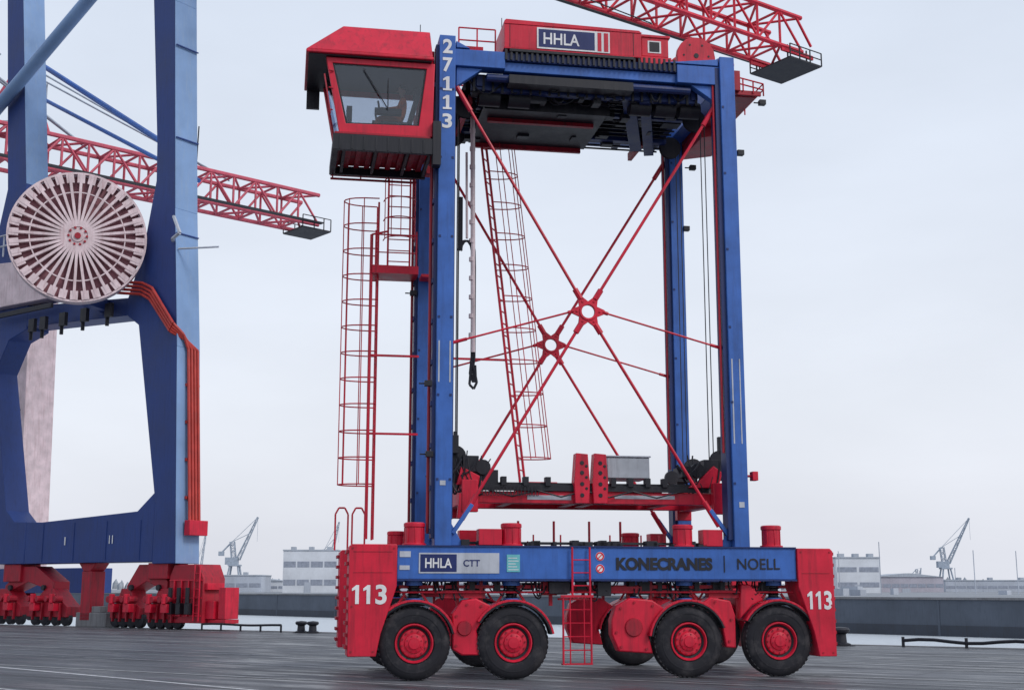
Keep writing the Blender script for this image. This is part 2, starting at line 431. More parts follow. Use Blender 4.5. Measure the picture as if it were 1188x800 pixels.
g.cyl((3.25,-.13,.3),(3.25,-.13,1.7),.014,6);g.cyl((3.55,-.13,.3),(3.55,-.13,1.7),.014,6)
g.done()
g=G('underframe_boxes',BLACK,SC,.01)
g.box(2.85,3.3,.1,.6,1.75,2.0);g.box(3.9,4.2,.1,.5,1.7,2.0)
g.done()

# ---- top frame
g=G('top_frame',BLUE,SC,.012)
g.box(.76,1.9,.12,.48,13.42,13.82);g.box(5.95,6.97,.12,.48,13.38,13.82);g.box(.76,6.97,4.2,4.58,13.3,13.8)
g.box(.42,.80,.56,4.16,13.45,14.0);g.box(6.95,7.32,.56,4.16,13.4,13.98)
g.prism([(.80,12.95),(1.4,13.41),(.80,13.41)],.2,.4);g.prism([(6.93,12.95),(6.3,13.37),(6.93,13.37)],.2,.4)
g.prism([(5.6,13.84),(6.9,14.0),(6.94,14.04),(6.94,13.84)],.1,.5)
g.prism([(.78,13.84),(.78,14.0),(1.1,13.84)],.1,.5)
g.box(1.9,5.95,.22,.48,13.40,13.62)
g.done()
g=G('top_machinery_frame',BLUED,SC,.01)
g.box(1.9,5.95,.15,.45,13.63,13.82)
g.box(1.2,6.5,.55,.75,13.05,13.35);g.box(1.2,6.6,3.2,3.4,13.0,13.35);g.box(1.2,6.6,1.7,1.85,13.05,13.35)
for x in(1.3,2.3,3.4,4.4,5.4,6.4):g.box(x,x+.16,.5,4.2,13.12,13.36)
g.bar((4.9,.6,13.2),(5.9,3.6,13.0),.3,.25);g.bar((5.3,.6,13.1),(6.3,3.8,12.95),.25,.2)
g.cyl((1.5,.3,13.25),(6.3,.3,13.25),.09,10)
g.done()
g=G('top_platform',BLACK,SC)
g.box(1.1,6.6,.6,4.3,13.4,13.44)
g.box(1.6,4.6,1.2,3.9,12.96,13.06);g.box(1.6,4.6,1.18,1.22,12.85,13.1)
for i in range(26):
    x=1.0+i*.22;g.box(x,x+.05,.50,.54,13.0,13.4)
for i in range(14):
    y=.7+i*.26;g.box(1.2,6.6,y,y+.03,13.06,13.1)
g.box(2.0,4.9,.14,.5,13.1,13.3);g.box(2.0,4.9,.08,.5,13.84,13.9)
for i in range(34):
    x=1.9+i*.12;g.box(x,x+.05,.10,.14,13.64,13.92)
for x in(1.4,2.1,5.0,5.6,6.2):g.cyl((x,.9,13.0),(x+.5,.9,13.0),.2,12)
for i in range(60):
    x=random.uniform(1.0,6.4);y=random.uniform(.55,4.0);z=random.uniform(12.9,13.2)
    g.box(x,x+random.uniform(.08,.45),y,y+random.uniform(.08,.4),z,13.38)
for i in range(26):
    x=random.uniform(.9,6.0);x2=x+random.uniform(.3,1);y=random.uniform(.4,1.0);dp=random.uniform(.2,.36)
    g.tube([(x+(x2-x)*j/7,y,13.3-dp*math.sin(math.pi*j/7)) for j in range(8)],.022,5)
g.done()
g=G('top_platform_red_trim',REDD,SC)
g.box(1.8,4.4,2.0,2.12,12.86,12.95);g.box(1.7,4.5,3.85,3.95,12.85,13.1);g.box(1.2,1.28,1.0,4.2,12.9,13.1)
g.box(5.9,6.0,3.2,4.4,12.9,13.1)
g.done()
g=G('hoist_ropes_sheaves',BLACK,SC)
for y in(1.4,3.4):
    for x in(1.15,6.75):
        g.lathe((x,y,12.95),(0,1,0),[(0,-.05),(.28,-.05),(.24,0),(.28,.05),(0,.05)],20)
for x,y in((6.88,1.35),(7.0,1.4),(6.9,3.4),(7.02,3.45),(1.0,1.4),(1.12,3.4)):
    g.cyl((x,y,13.0),(x,y,4.75),.013,5)
g.done()
g=G('machinery_housing',RED,SC,.015)
g.prism([(1.88,13.93),(5.1,13.93),(5.1,14.53),(5.05,14.57),(1.92,14.62),(1.88,14.58)],.10,1.3)
g.box(5.12,5.86,.25,1.2,13.78,14.02)
g.box(5.16,5.80,.28,.34,14.04,14.55);g.box(5.12,5.84,.25,1.1,14.5,14.56)
g.prism([(6.0+.0,13.9)]+[(6.45+.46*math.cos(R(a)),14.1+.46*math.sin(R(a))) for a in range(180,-1,-20)]+[(6.92,13.9)],.2,.35)
g.prism([(6.0+.0,13.9)]+[(6.45+.42*math.cos(R(a)),14.1+.42*math.sin(R(a))) for a in range(180,-1,-20)]+[(6.92,13.9)],1.2,1.3)
g.box(1.0,1.5,.8,1.6,13.84,14.2)
g.box(1.86,5.12,.085,.10,13.90,13.925);g.box(1.86,5.12,.085,.098,14.50,14.52)
g.done()
g=G('housing_window',WHITE,SC);g.box(5.3,5.62,.27,.279,14.12,14.42);g.done()
g=G('housing_dark_details',BLACK,SC)
g.cyl((6.45,.35,14.1),(6.45,1.2,14.1),.3,20)
g.box(5.34,5.58,.262,.269,14.15,14.39)
for x in(2.0,3.0,4.0,4.9):g.box(x,x+.012,.092,.099,13.95,14.49)
g.cyl((6.45,.19,14.1),(6.45,.21,14.1),.06,12)
for a in range(0,360,60):g.cyl((6.45+.3*math.cos(R(a)),.19,14.1+.3*math.sin(R(a))),(6.45+.3*math.cos(R(a)),.21,14.1+.3*math.sin(R(a))),.025,8)
g.done()
g=G('housing_sign_white',WHITE,SC);g.box(2.63,4.34,.080,.091,13.95,14.46);g.done()
g=G('housing_sign_navy',NAVY,SC);g.box(2.67,3.98,.073,.079,13.99,14.42);g.done()
g=G('housing_sign_stripe',RED,SC);g.box(4.05,4.14,.073,.079,13.98,14.43);g.box(4.2,4.3,.073,.079,13.98,14.43);g.done()
text('HHLA',2.78,3.62,14.06,14.34,.067,WHITE,SC,'housing_letters',.015)
g=G('top_rails',RED,SC)
def rail(pts,h=.55,posts=4):
    for i in range(len(pts)-1):
        p=Vector(pts[i]);q=Vector(pts[i+1])
        for hh in(h,h*.5):g.cyl(p+Vector((0,0,hh)),q+Vector((0,0,hh)),.018,6)
        for j in range(posts+1):
            c=p.lerp(q,j/posts);g.cyl(c,c+Vector((0,0,h)),.018,6)
rail([(.9,.6,13.95),(1.75,.6,13.95)],.6,2)
rail([(.9,4.2,13.9),(6.6,4.2,13.9)],.7,7)
rail([(7.4,.4,13.45),(8.15,.4,13.3),(8.15,4.2,13.3)],.3,3)
g.cyl((7.36,.3,13.95),(7.36,.3,14.0),.05,8)
g.done()
g=G('end_platform',REDD,SC,.01)
g.box(7.33,8.0,.5,4.3,13.28,13.36);g.box(7.33,7.55,.3,1.2,13.36,13.85)
g.prism([(7.34,13.75),(7.55,13.75),(8.2,13.35),(8.2,13.15),(7.34,13.0)],2.6,4.4)
g.box(7.4,8.1,.42,.48,13.3,13.42)
g.done()
g=G('lamps',BLACK,SC,.01)
for p in((7.45,.35,11.8),(8.25,.9,13.3),(7.45,3.9,12.6),(.2,4.1,9.0),(7.3,4.1,11.0),(.15,.0,6.1),(.2,0.1,4.6)):
    g.box(p[0],p[0]+.16,p[1],p[1]+.14,p[2],p[2]+.12);g.bar((p[0]-.12,p[1]+.1,p[2]+.06),(p[0],p[1]+.1,p[2]+.06),.03,.03)
g.cyl((1.95,.9,14.6),(1.95,.9,15.0),.012,5)
g.cyl((.0,.5,14.1),(.0,.5,14.5),.012,5)
g.done()

# ---- cabin
g=G('cabin_roof',RED,SC,.02)
g.frus((-2.56,.22,-.2,2.1,13.44),(-1.75,.2,.25,1.8,14.22))
g.box(-2.56,.24,-.22,2.12,13.36,13.435)
g.done()
g=G('cabin_roof_underside',BLACK,SC);g.box(-2.5,.2,-.16,2.06,13.335,13.358);g.box(-2.5,-2.2,2.0,2.1,12.9,13.33)
g.done()
oq=[(-2.12,13.33),(.28,13.33),(.24,11.62),(-1.80,11.62)]
iq=[(-1.98,13.20),(.10,13.20),(-.06,11.86),(-1.66,11.82)]
g=G('cabin_body',RED,SC,.012)
g.ringprism(oq,iq,-.08,.0)
g.ringprism(oq,iq,1.85,1.92)
g.box(.16,.26,.002,1.848,11.62,12.3);g.box(.16,.26,.002,.1,12.3,13.33);g.box(.16,.26,1.75,1.848,12.3,13.33)
g.prism([(-1.80,11.62),(.24,11.62),(.24,11.72),(-1.80,11.72)],.002,1.848)
for y0,y1 in((.002,.08),(1.77,1.848)):
    g.prism([(-2.12,13.33),(-2.03,13.33),(-1.72,11.73),(-1.80,11.73)],y0,y1)
g.done()
g=G('cabin_glass',GLASS,SC)
g.prism(iq,-.045,-.04);g.prism(iq,1.88,1.885)
g.add([(-2.08,.08,13.3),(-2.08,1.77,13.3),(-1.78,1.77,11.75),(-1.78,.08,11.75)],[(0,1,2,3)])
g.done()
g=G('cabin_window_seal',BLACK,SC)
sc=lambda q,k:[(sum(p[0] for p in q)/4+(p[0]-sum(r[0] for r in q)/4)*k,sum(p[1] for p in q)/4+(p[1]-sum(r[1] for r in q)/4)*k) for p in q]
g.ringprism(sc(iq,.999),sc(iq,.955),-.05,-.03)
g.bar((-1.3,-.1,13.1),(-.75,-.1,12.2),.02,.02);g.bar((-.75,-.1,12.9),(-.75,-.1,12.2),.02,.03)
g.done()
g=G('cabin_interior',BLACK,SC,.03)
g.box(-.85,-.25,.6,1.2,11.95,12.18);g.cyl((-.55,.9,11.72),(-.55,.9,11.95),.12,12);g.bar((-.2,.9,12.18),(-.02,.9,12.85),.5,.12,up=(1,0,0));g.box(-.10,.04,.78,1.02,12.85,13.08)
g.box(-1.0,-.4,.42,.56,12.28,12.42);g.box(-1.0,-.4,1.24,1.38,12.28,12.42)
g.cyl((-.9,.49,12.42),(-.93,.49,12.6),.025,8);g.cyl((-.9,1.31,12.42),(-.93,1.31,12.6),.025,8)
g.box(-1.62,-1.5,.5,.8,12.1,12.45)
g.done()
g=G('cabin_sub_frame',BLACK,SC,.008)
g.box(-1.93,.42,-.2,-.1,11.18,11.54);g.box(-1.93,-1.8,-.1,2.0,11.3,11.5);g.box(-1.8,.3,1.9,2.0,11.3,11.5)
g.box(.24,.42,-.22,.04,10.95,11.95)
for x in(-1.7,-1.0,-.3,.2):g.box(x,x+.07,-.1,1.9,11.32,11.45)
for i in range(8):g.box(-1.8+i*.26,-1.76+i*.26,-.21,-.2,11.2,11.5)
g.done()
g=G('cabin_floor_skirt',REDD,SC,.008)
g.box(-1.86,.1,.1,1.88,11.5,11.6);g.box(-1.9,.2,-.14,.0,11.56,11.61)
g.box(-1.9,.1,2.0,2.08,11.3,11.5)
for i in range(9):g.box(-1.86+i*.24,-1.74+i*.24,.2,1.85,11.44,11.49)
g.cyl((-1.9,1.95,11.2),(.1,1.95,11.2),.03,6)
for x in(-1.85,-1.2,-.55,.05):g.cyl((x,1.95,11.2),(x,1.95,11.3),.02,5)
g.done()
g=G('cabin_arms',REDD,SC,.01)
g.box(.28,.40,.7,1.0,11.3,13.6);g.box(.28,.40,1.5,1.8,11.3,13.6)
for z in(12.1,12.6,13.0):g.cyl((-2.05,-.14,z),(-1.95,-.1,z),.02,5)
g.cyl((-2.0,-.15,12.0),(-2.15,-.15,12.9),.02,6)
g.done()
# ---- operator seated in the cabin, facing the front glass
OP=empty('crane_operator',(-2.005,27.3,0),R(10))
JACK=mat('orange_work_jacket',(.60,.14,.03),.8,dirt=.2);SKIN=mat('skin_tone',(.50,.28,.20),.55,dirt=.05);HAIR=mat('dark_hair',(.03,.02,.015),.7)
def skin(name,vs,es,rs,m):
    me=bpy.data.meshes.new(name);me.from_pydata(vs,es,[]);o=bpy.data.objects.new(name,me);COL.objects.link(o);o.parent=OP
    md=o.modifiers.new('skin','SKIN')
    for i,v in enumerate(me.skin_vertices[0].data):v.radius=(rs[i],rs[i]);v.use_root=(i==0)
    md.use_smooth_shade=True
    s=o.modifiers.new('sub','SUBSURF');s.levels=1;s.render_levels=2
    me.materials.append(m);return o
skin('body',[(-.42,.9,12.30),(-.36,.9,12.52),(-.32,.9,12.74),(-.33,.9,12.88),
 (-.34,.72,12.74),(-.45,.66,12.52),(-.72,.60,12.46),(-.34,1.08,12.74),(-.45,1.14,12.52),(-.72,1.20,12.46),
 (-.46,.80,12.27),(-.90,.78,12.30),(-.98,.78,11.86),(-1.12,.78,11.77),(-.46,1.0,12.27),(-.90,1.02,12.30),(-.98,1.02,11.86),(-1.12,1.02,11.77)],
 [(0,1),(1,2),(2,3),(2,4),(4,5),(5,6),(2,7),(7,8),(8,9),(0,10),(10,11),(11,12),(12,13),(0,14),(14,15),(15,16),(16,17)],
 [.14,.14,.13,.055,.075,.055,.04,.075,.055,.04,.10,.075,.05,.045,.10,.075,.05,.045],JACK)
g=G('head',SKIN,OP)
g.lathe((-.36,.9,12.90),(0,0,1),[(0,-.02),(.045,-.02),(.05,.03),(.075,.07),(.088,.13),(.085,.19),(.06,.235),(0,.25)],18)
g.cyl((-.44,.9,13.02),(-.475,.9,12.995),.018,8,.012)
g.cyl((-.36,.805,13.0),(-.36,.815,13.05),.02,8);g.cyl((-.36,.985,13.0),(-.36,.995,13.05),.02,8)
g.done()
g=G('eyes_and_mouth',HAIR,OP)
for y in(.868,.932):g.cyl((-.437,y,13.035),(-.446,y,13.035),.009,8)
g.box(-.447,-.430,.875,.925,12.955,12.962);g.done()
g=G('hair',HAIR,OP)
g.lathe((-.345,.9,12.90),(0,0,1),[(.092,.13),(.094,.19),(.068,.245),(0,.262)],18);g.done()
g=G('hands',SKIN,OP)
for y,s_ in((.545,1),(1.255,-1)):
    g.bar((-.74,y+.05*s_,12.455),(-.82,y+.02*s_,12.46),.075,.035)
    for j in range(4):
        yy=y+.045*s_-.02*s_*j
        g.tube([(-.82,yy,12.47),(-.86-.006*(j%3),yy,12.465),(-.875,yy,12.44)],.009,6)
    g.tube([(-.77,y+.07*s_,12.46),(-.81,y+.09*s_,12.47),(-.84,y+.085*s_,12.46)],.011,6)
g.done()

# ---- ladders
g=G('caged_ladder',RED,SC)
g.ladder((-.62,4.2,3.0),(-.62,4.2,11.3),(0,.22,0),.025,.3)
g.cage((-.62,4.2,4.3),(-.62,4.2,11.35),(0,.25,0),(-.85,0,0),.62,.013,5)
g.cyl((-.80,3.75,3.0),(-.80,3.75,10.4),.04,8)
g.cyl((-.80,3.75,10.4),(-.4,3.75,10.5),.025,8)
g.box(-.78,.35,3.7,4.5,9.42,9.5);g.box(-.78,.35,3.66,3.7,9.42,9.62)
g.ladder((-.12,3.9,9.5),(-.12,3.9,12.3),(.27,0,0),.025,.28)
g.cage((-.12,3.9,10.3),(-.12,3.9,11.8),(.26,0,0),(0,-.5,0),.45,.012,5)
for z in(7.4,5.5):g.bar((-.8,3.8,z),(.4,3.8,z),.05,.05)
for x in(-.7,.3):g.cyl((x,3.7,9.5),(x,3.7,10.5),.02,6)
g.cyl((-.7,3.7,10.4),(.3,3.7,10.4),.02,6);g.cyl((-.7,3.7,9.95),(.3,3.7,9.95),.015,6)
for x in(-1.5,-1.1):
    g.tube([(x,4.2,2.75),(x,4.2,3.6),(x+.08,4.2,3.75),(x+.22,4.2,3.75),(x+.3,4.2,3.6),(x+.3,4.2,2.75)],.022,6)
g.done()
g=G('inner_caged_ladder',RED,SC)
g.ladder((3.02,4.1,4.4),(2.0,4.1,13.2),(.09,.16,0),.032,.3)
g.cage((2.95,4.1,5.0),(2.03,4.1,13.0),(0,.22,0),(.78,0,0),.75,.012,5)
g.bar((.8,4.2,7.45),(2.6,4.2,7.45),.05,.05)
g.box(.42,.9,3.6,4.1,9.35,9.42)
g.done()
g=G('cable_guide',HOSE,SC)
g.cyl((1.42,1.9,12.9),(1.46,1.9,7.2),.055,8);g.cyl((1.28,1.9,12.0),(1.30,1.9,9.9),.03,8)
for i in range(12):g.cyl((1.42,1.9,12.6-i*.45),(1.42,1.9,12.5-i*.45),.068,8)
g.done()
g=G('hanging_cables',BLACK,SC)
for dx in(0,.04,.08):
    g.tube([(1.1+dx,1.9,10.9),(1.1+dx,1.9,9.6)]+[(1.25+dx-.16*math.cos(R(a)),1.9,9.6+.25*math.sin(R(a))) for a in range(0,181,30)]+[(1.42+dx,1.9,9.2),(1.42+dx,1.9,7.1),(1.38+dx,1.9,6.7),(1.46+dx,1.9,6.5),(1.52,1.9,6.9)],.02,6)
g.cyl((1.1,1.9,12.8),(1.1,1.9,4.6),.018,6);g.cyl((1.0,2.1,12.8),(1.0,2.1,4.6),.014,6)
g.tube([(1.4,1.9,7.0),(1.5,1.9,6.75),(1.55,1.9,6.5),(1.48,1.9,6.35),(1.38,1.9,6.45),(1.42,1.9,6.9)],.03,6)
g.done()

# ---- spreader
g=G('spreader_frame',RED,SC,.012)
for y in(1.25,3.3):
    g.box(1.3,6.95,y,y+.22,3.72,3.98)
g.box(2.4,5.8,1.55,1.75,3.82,4.1);g.box(2.4,5.8,3.0,3.2,3.82,4.1)
for x0 in(1.12,6.85):
    g.box(x0,x0+.3,.95,3.85,3.7,4.1)
    for y in(.92,3.7):g.box(x0-.03,x0+.33,y,y+.2,3.5,4.2)
for x in(2.2,3.7,4.1,5.9):g.box(x,x+.2,1.47,3.3,3.75,3.95)
for x in(3.66,4.08):
    g.prism([(x,3.72),(x+.32,3.72),(x+.34,4.2),(x+.30,4.82),(x+.03,4.84),(x-.02,4.2)],1.1,1.4)
g.prism([(6.3,4.1),(7.0,4.1),(7.1,4.45),(6.9,4.6),(6.6,4.3)],1.1,1.25)
g.prism([(1.0,4.1),(1.6,4.1),(1.5,4.3),(1.1,4.5)],1.1,1.25)
g.box(2.6,3.3,1.3,1.9,4.1,4.2)
g.bar((1.1,1.0,3.9),(1.05,1.0,3.35),.12,.12);g.bar((7.2,1.0,4.2),(7.35,1.0,3.5),.12,.12)
g.done()
g=G('spreader_dark_rails',BLACK,SC,.008)
g.box(1.45,6.8,1.2,1.24,3.99,4.12);g.box(1.5,6.8,1.26,1.4,4.02,4.18);g.box(1.5,6.7,1.9,2.9,3.85,4.0)
for x in(3.72,4.14):
    for z in(3.9,4.15,4.4,4.62):g.cyl((x+.1,1.09,z),(x+.1,1.1,z),.05,8)
    for z in(4.05,4.3,4.55):g.cyl((x+.2,1.09,z),(x+.2,1.1,z),.035,8)
for x in(4.5,4.9,5.3,5.7,2.0,2.5,3.0):g.box(x,x+.12,1.15,1.35,4.1,4.3)
for s_,xc in((1,1.1),(-1,7.05)):
    for y in(1.4,3.4):
        g.box(xc-.35,xc+.5*s_+.35,y-.12,y+.12,4.15,4.45)
        g.lathe((xc-.1*s_,y,4.75),(0,1,0),[(0,-.06),(.24,-.06),(.2,0),(.24,.06),(0,.06)],18)
        g.bar((xc-.1*s_,y,4.3),(xc-.1*s_,y,4.75),.12,.2)
        g.box(xc+.2*s_-.15,xc+.2*s_+.2,y-.2,y+.2,4.4,4.75)
        g.lathe((xc+.5*s_,y-.15,4.5),(0,1,0),[(0,-.06),(.17,-.06),(.17,.06),(0,.06)],14)
    g.bar((xc-.1*s_,1.4,4.9),(xc-.1*s_,1.4,5.3),.08,.12)
g.box(.75,1.05,1.2,1.5,4.8,5.2);g.box(6.2,6.9,1.25,1.6,4.35,4.6);g.box(7.2,7.6,1.3,1.6,4.3,4.7)
g.done()
g=G('spreader_hoses',BLACK,SC)
for i in range(46):
    x0=random.choice([1.0,1.3,6.6,7.0,1.6]);x=x0+random.uniform(-.35,.35);x2=x+random.uniform(-.6,.6);z0=random.uniform(4.0,4.9);z1=random.uniform(3.9,4.7);dr=random.uniform(.1,.45);y=random.uniform(1.0,1.6)
    g.tube([(x+(x2-x)*j/8,y,z0+(z1-z0)*j/8-dr*math.sin(math.pi*j/8)) for j in range(9)],random.choice([.014,.02,.026]),5)
g.tube([(1.7+.55*j,1.15,4.0-.14*abs(math.sin(j*1.57))) for j in range(9)],.018,5)
for i in range(16):
    x=1.6+i*.08;g.tube([(x+.04*math.cos(R(a)),1.1,3.98+.12*math.sin(R(a))) for a in range(0,361,60)],.01,4)
g.done()
g=G('spreader_cabinet',GALV,SC,.02);g.box(4.5,5.5,1.5,2.4,4.32,4.80);g.done()
g=G('spreader_cabinet_lid',GREYP,SC,.01);g.box(4.47,5.53,1.47,2.43,4.805,4.84);g.done()
g=G('spreader_labels',GREYP,SC);g.box(2.6,3.6,1.24,1.247,3.8,3.9);g.box(4.6,6.0,1.24,1.247,3.84,3.92);g.done()
g=G('corner_lamps',RED,SC,.01);g.box(7.45,7.58,.1,.3,4.2,4.4);g.cyl((7.32,.2,4.3),(7.5,.2,4.3),.03,6);g.done()

# ================================================================== SHIP-TO-SHORE GANTRY CRANE
Q=R(-36.3)
GC=empty('container_gantry_crane',(-15.6,61,0),Q)
cor=[(3.0,0),(13.3,-.63),(20.3,-1.27),(31.5,-2.08),(40,-2.7)]
g=G('portal_frame',STSD,GC,.03)
g.prism([(0,3.0),(-.63,13.3),(-1.27,20.3),(-2.08,31.5),(-2.7,40),(-4.4,40),(-3.84,32),(-2.95,24),(-2.85,22),(-3.6,18.5),(-4.6,16.2),(-4.6,15.3),(-3.65,14.7),(-1.7,5.9),(-1.7,3.0)],.0,1.38)
g.prism([(-17.5,36),(-17.8,40),(-16.2,40),(-15.9,36),(-14.2,24),(-14.0,18.6),(-13.2,18.4),(-13.2,15.6),(-14.8,15.2),(-15.9,13.5),(-13.9,5.9),(-13.1,5.3),(-12.0,5.25),(-12.0,3.1),(-14.2,3.1),(-15.0,5.2),(-17.4,13.5),(-17.6,18),(-16,24)],.0,1.38)
g.prism([(-12.0,3.1),(-12.0,5.25),(-10.7,5.2),(-3.0,5.5),(-1.7,6.4),(-1.7,3.1)],.01,1.37)
g.prism([(-13.3,15.75),(-13.3,16.9),(-4.5,16.2),(-4.5,15.3)],.01,1.37)
g.done()
g=G('portal_side_lit_skin',STSL,GC,.02)  # thin skin painting the right-hand leg faces in the sunlit tone
def plate(pts,y0,y1,off=.02):
    for i in range(len(pts)-1):
        (z0,a0),(z1,a1)=pts[i],pts[i+1]
        g.add([(a0+off,y0,z0),(a0+off,y1,z0),(a1+off,y1,z1),(a1+off,y0,z1),(a0+.001,y0,z0),(a0+.001,y1,z0),(a1+.001,y1,z1),(a1+.001,y0,z1)],[(0,1,2,3),(0,4,5,1),(3,2,6,7),(0,3,7,4),(1,5,6,2)])
plate(cor,-.01,1.39)
plate([(24,-14.2),(36,-15.9),(40,-16.2)],-.01,1.39)
g.done()
g=G('portal_seams',STSD,GC)
for z in(9,14,19,24,29):
    a=-.07*(z-3);g.box(a-.02,a+.06,0,1.4,z,z+.05)
for i in range(4):g.box(-10.5+i*2.6,-10.45+i*2.6,-.02,.0,3.2,5.1)
g.done()
text('1',-8.6,-8.5,4.0,4.4,-.03,WHITE,GC,'sill_number',.02);text('11',-5.0,-4.7,4.0,4.4,-.03,WHITE,GC,'sill_number_b',.02)
g=G('portal_upper_girder',PINK,GC,.03)
g.prism([(-22,17.1),(-22,19.8),(-16.5,19.6),(-10,19.0),(-9.6,16.9),(-13.3,16.95)],-.5,.6)
g.done()
g=G('girder_fittings',BLACK,GC,.01)
for x in(-12,-11,-9.3,-7.5,-5.5):g.box(x,x+.5,-.7,-.5,15.2,15.9);g.cyl((x,-.5,15.3),(x,-.5,14.8),.1,8)
g.box(-16,-10,-.75,-.6,16.3,16.55)
g.done()
g=G('girder_rails',GREYP,GC)
for x in range(-19,-11):
    g.cyl((x,-.6,19.8),(x,-.6,21.0),.05,5)
for z in(20.4,21.0):g.cyl((-19,-.6,z),(-12,-.6,z),.05,5)
g.tube([(-1.2,-.1,18.6),(-.6,-.6,18.5),(-.1,-.6,18.7),(-.6,-.6,19.6),(-1.2,-.1,19.8)],.09,5)
g.tube([(-1.0,.1,18.2),(.9,1.0,18.2)],.05,5)
g.done()
# cable reel, cantilevered in front of the portal on its shaft
ax=Vector((.822,-.569,0)).normalized();c=Vector((-4.95,-2.89,18.75));KR=.955
sd=ax.cross(Vector((0,0,1))).normalized();up=Vector((0,0,1))
def RP(r,a,h=0):return c+ax*h+(sd*math.cos(a)+up*math.sin(a))*r*KR
def LP(p):return [(r*KR,h) for r,h in p]
g=G('cable_reel',PINK,GC)
NS=36
for i in range(NS):
    a=2*math.pi*i/NS
    g.bar(RP(.5,a,.22),RP(3.3,a,.14),.13,.22,up=ax)
    g.bar(RP(2.85,a,.16),RP(3.32,a,.16),.36,.16,up=ax)
g.lathe(c,ax,LP([(3.28,-.45),(3.42,-.45),(3.42,.2),(3.32,.2),(3.32,-.4)]),80)
g.lathe(c,ax,LP([(2.30,.20),(2.36,.20),(2.36,.26),(2.30,.26)]),60)
g.lathe(c,ax,LP([(0,.36),(.3,.36),(.3,.3),(.62,.28),(.62,.1)]),24)
g.done()
g=G('cable_reel_inner',REELIN,GC)
g.lathe(c,ax,LP([(0,-.1),(2.9,-.06),(3.28,-.1)]),60)
g.done()
g=G('cable_reel_hub',REDD,GC)
g.lathe(c,ax,LP([(.0,.44),(.16,.44),(.16,.36)]),12)
for i in range(10):
    a=2*math.pi*i/10;p=RP(.45,a,.29);g.cyl(p,p+ax*.08,.06,6)
g.done()
g=G('cable_reel_shaft',STSD,GC,.02);g.cyl(c-ax*2.8,c-ax*.12,.4,12);g.bar(c-ax*1.4+Vector((0,0,-2.6)),c-ax*1.2,.6,.6);g.bar(c-ax*1.4+Vector((0,0,-2.6)),(-6.5,.3,16.0),.6,.6);g.bar(c-ax*2.6,(-8.6,.5,17.0),.6,.6);g.done()
g=G('red_conduits',PIPE,GC)
for i in range(4):
    d=i*.19
    g.tube([(-5.0,-1.4,16.9-d),(-4.4,-.5,16.9-d),(-3.3,-.2,16.75-d),(-2.5-d*.2,-.2,16.4-d),(-.75-d*.4,-.2,14.4-d*.6),(-.5,.25+d*.2,13.9-d*.4),(-.45,.55+d,13.2),(.15,.6+d,4.8)],.075,8)
for z in(6,7.8,9.6,11.4):
    a=-.061*(z-3);g.box(a+.02,a+.14,.48,1.28,z,z+.14)
g.done()
g=G('conduit_box',RED,GC,.02);g.box(.02,.4,.4,1.5,4.3,5.0);g.done()
g=G('leg_cables',BLACK,GC)
g.cyl((-.35,1.36,4),(-1.0,1.36,15.5),.04,5);g.tube([(-.7,1.4,12),(-1.2,1.4,18),(-1.6,1.45,23),(-1.5,1.42,25)],.035,5)
g.done()
g=G('upper_bracing',STSL,GC)
g.cyl((-17.9,-.5,28.3),(-1.5,-.3,37.5),.36,12)
g.done()
g=G('upper_bracing_far',BLUE,GC)
g.cyl((-19,3,33.5),(-2.6,2,23.5),.16,8);g.cyl((-19,3.5,31.3),(-2.6,2.5,22.6),.12,8)
g.done()
g=G('rear_leg',PINK,GC,.03)
g.frus((-25.2,-21.0,5.5,7.5,3.0),(-25.6,-21.6,5.5,7.5,20.0));g.done()
g=G('rear_leg_seams',BLACK,GC)
for z in(6,9,12.5,16):g.box(-25.0,-21.7,5.44,5.47,z,z+.04)
g.box(-23.9,-23.85,5.44,5.47,5,19)
g.done()
g=G('rear_sill',STSD,GC,.03);g.box(-26,-14.5,5.5,7.4,1.6,3.0);g.done()
def bogie(x0,x1,y,parent,tag):
    L=x1-x0
    g=G('bogie_frame_'+tag,REDD,parent,.02)
    g.prism([(x0+L*.22,2.0),(x0+L*.5-.6,2.98),(x0+L*.5+.6,2.98),(x0+L*.80,2.2),(x0+L*.80,1.7),(x0+L*.5,2.2),(x0+L*.22,1.6)],y+.15,y+1.1)
    for f in(.0,.54):
        a=x0+L*f;b=a+L*.44
        g.prism([(a,.45),(b,.45),(b,.95),(b-.5,1.25),((a+b)/2+.35,1.85),((a+b)/2-.35,1.85),(a+.5,1.25),(a,.95)],y+.1,y+.95)
        for q in(.15,.38,.62,.85):
            xx=a+(b-a)*q;g.box(xx-.05,xx+.05,y-.05,y+.08,.3,1.15)
            g.cyl((xx,y-.35,1.35),(xx,y+.1,1.35),.16,10)
    g.done()
    g=G('bogie_wheels_'+tag,BLACK,parent)
    for f in(.0,.54):
        a=x0+L*f;b=a+L*.44
        for q in(.1,.36,.64,.9):
            xx=a+(b-a)*q;g.lathe((xx,y+.2,.38),(0,1,0),[(0,0),(.3,0),(.36,.03),(.36,.25),(.0,.28)],20)
    for f in (.3,.7):g.cyl((x0+L*f,y,1.9),(x0+L*f,y+.15,1.9),.14,10)
    g.done()
    g=G('bogie_drives_'+tag,RED,parent,.02)
    for f in(.12,.34,.66,.88):
        xx=x0+L*f;g.box(xx-.22,xx+.22,y-.35,y+.1,.75,1.15);g.cyl((xx,y-.3,1.15),(xx,y-.3,1.6),.14,10)
    g.done()
bogie(-4.9,.2,.1,GC,'front');bogie(-15.5,-8.2,.1,GC,'side');bogie(-27,-20,5.9,GC,'back')
g=G('bogie_housing',REDD,GC,.03)
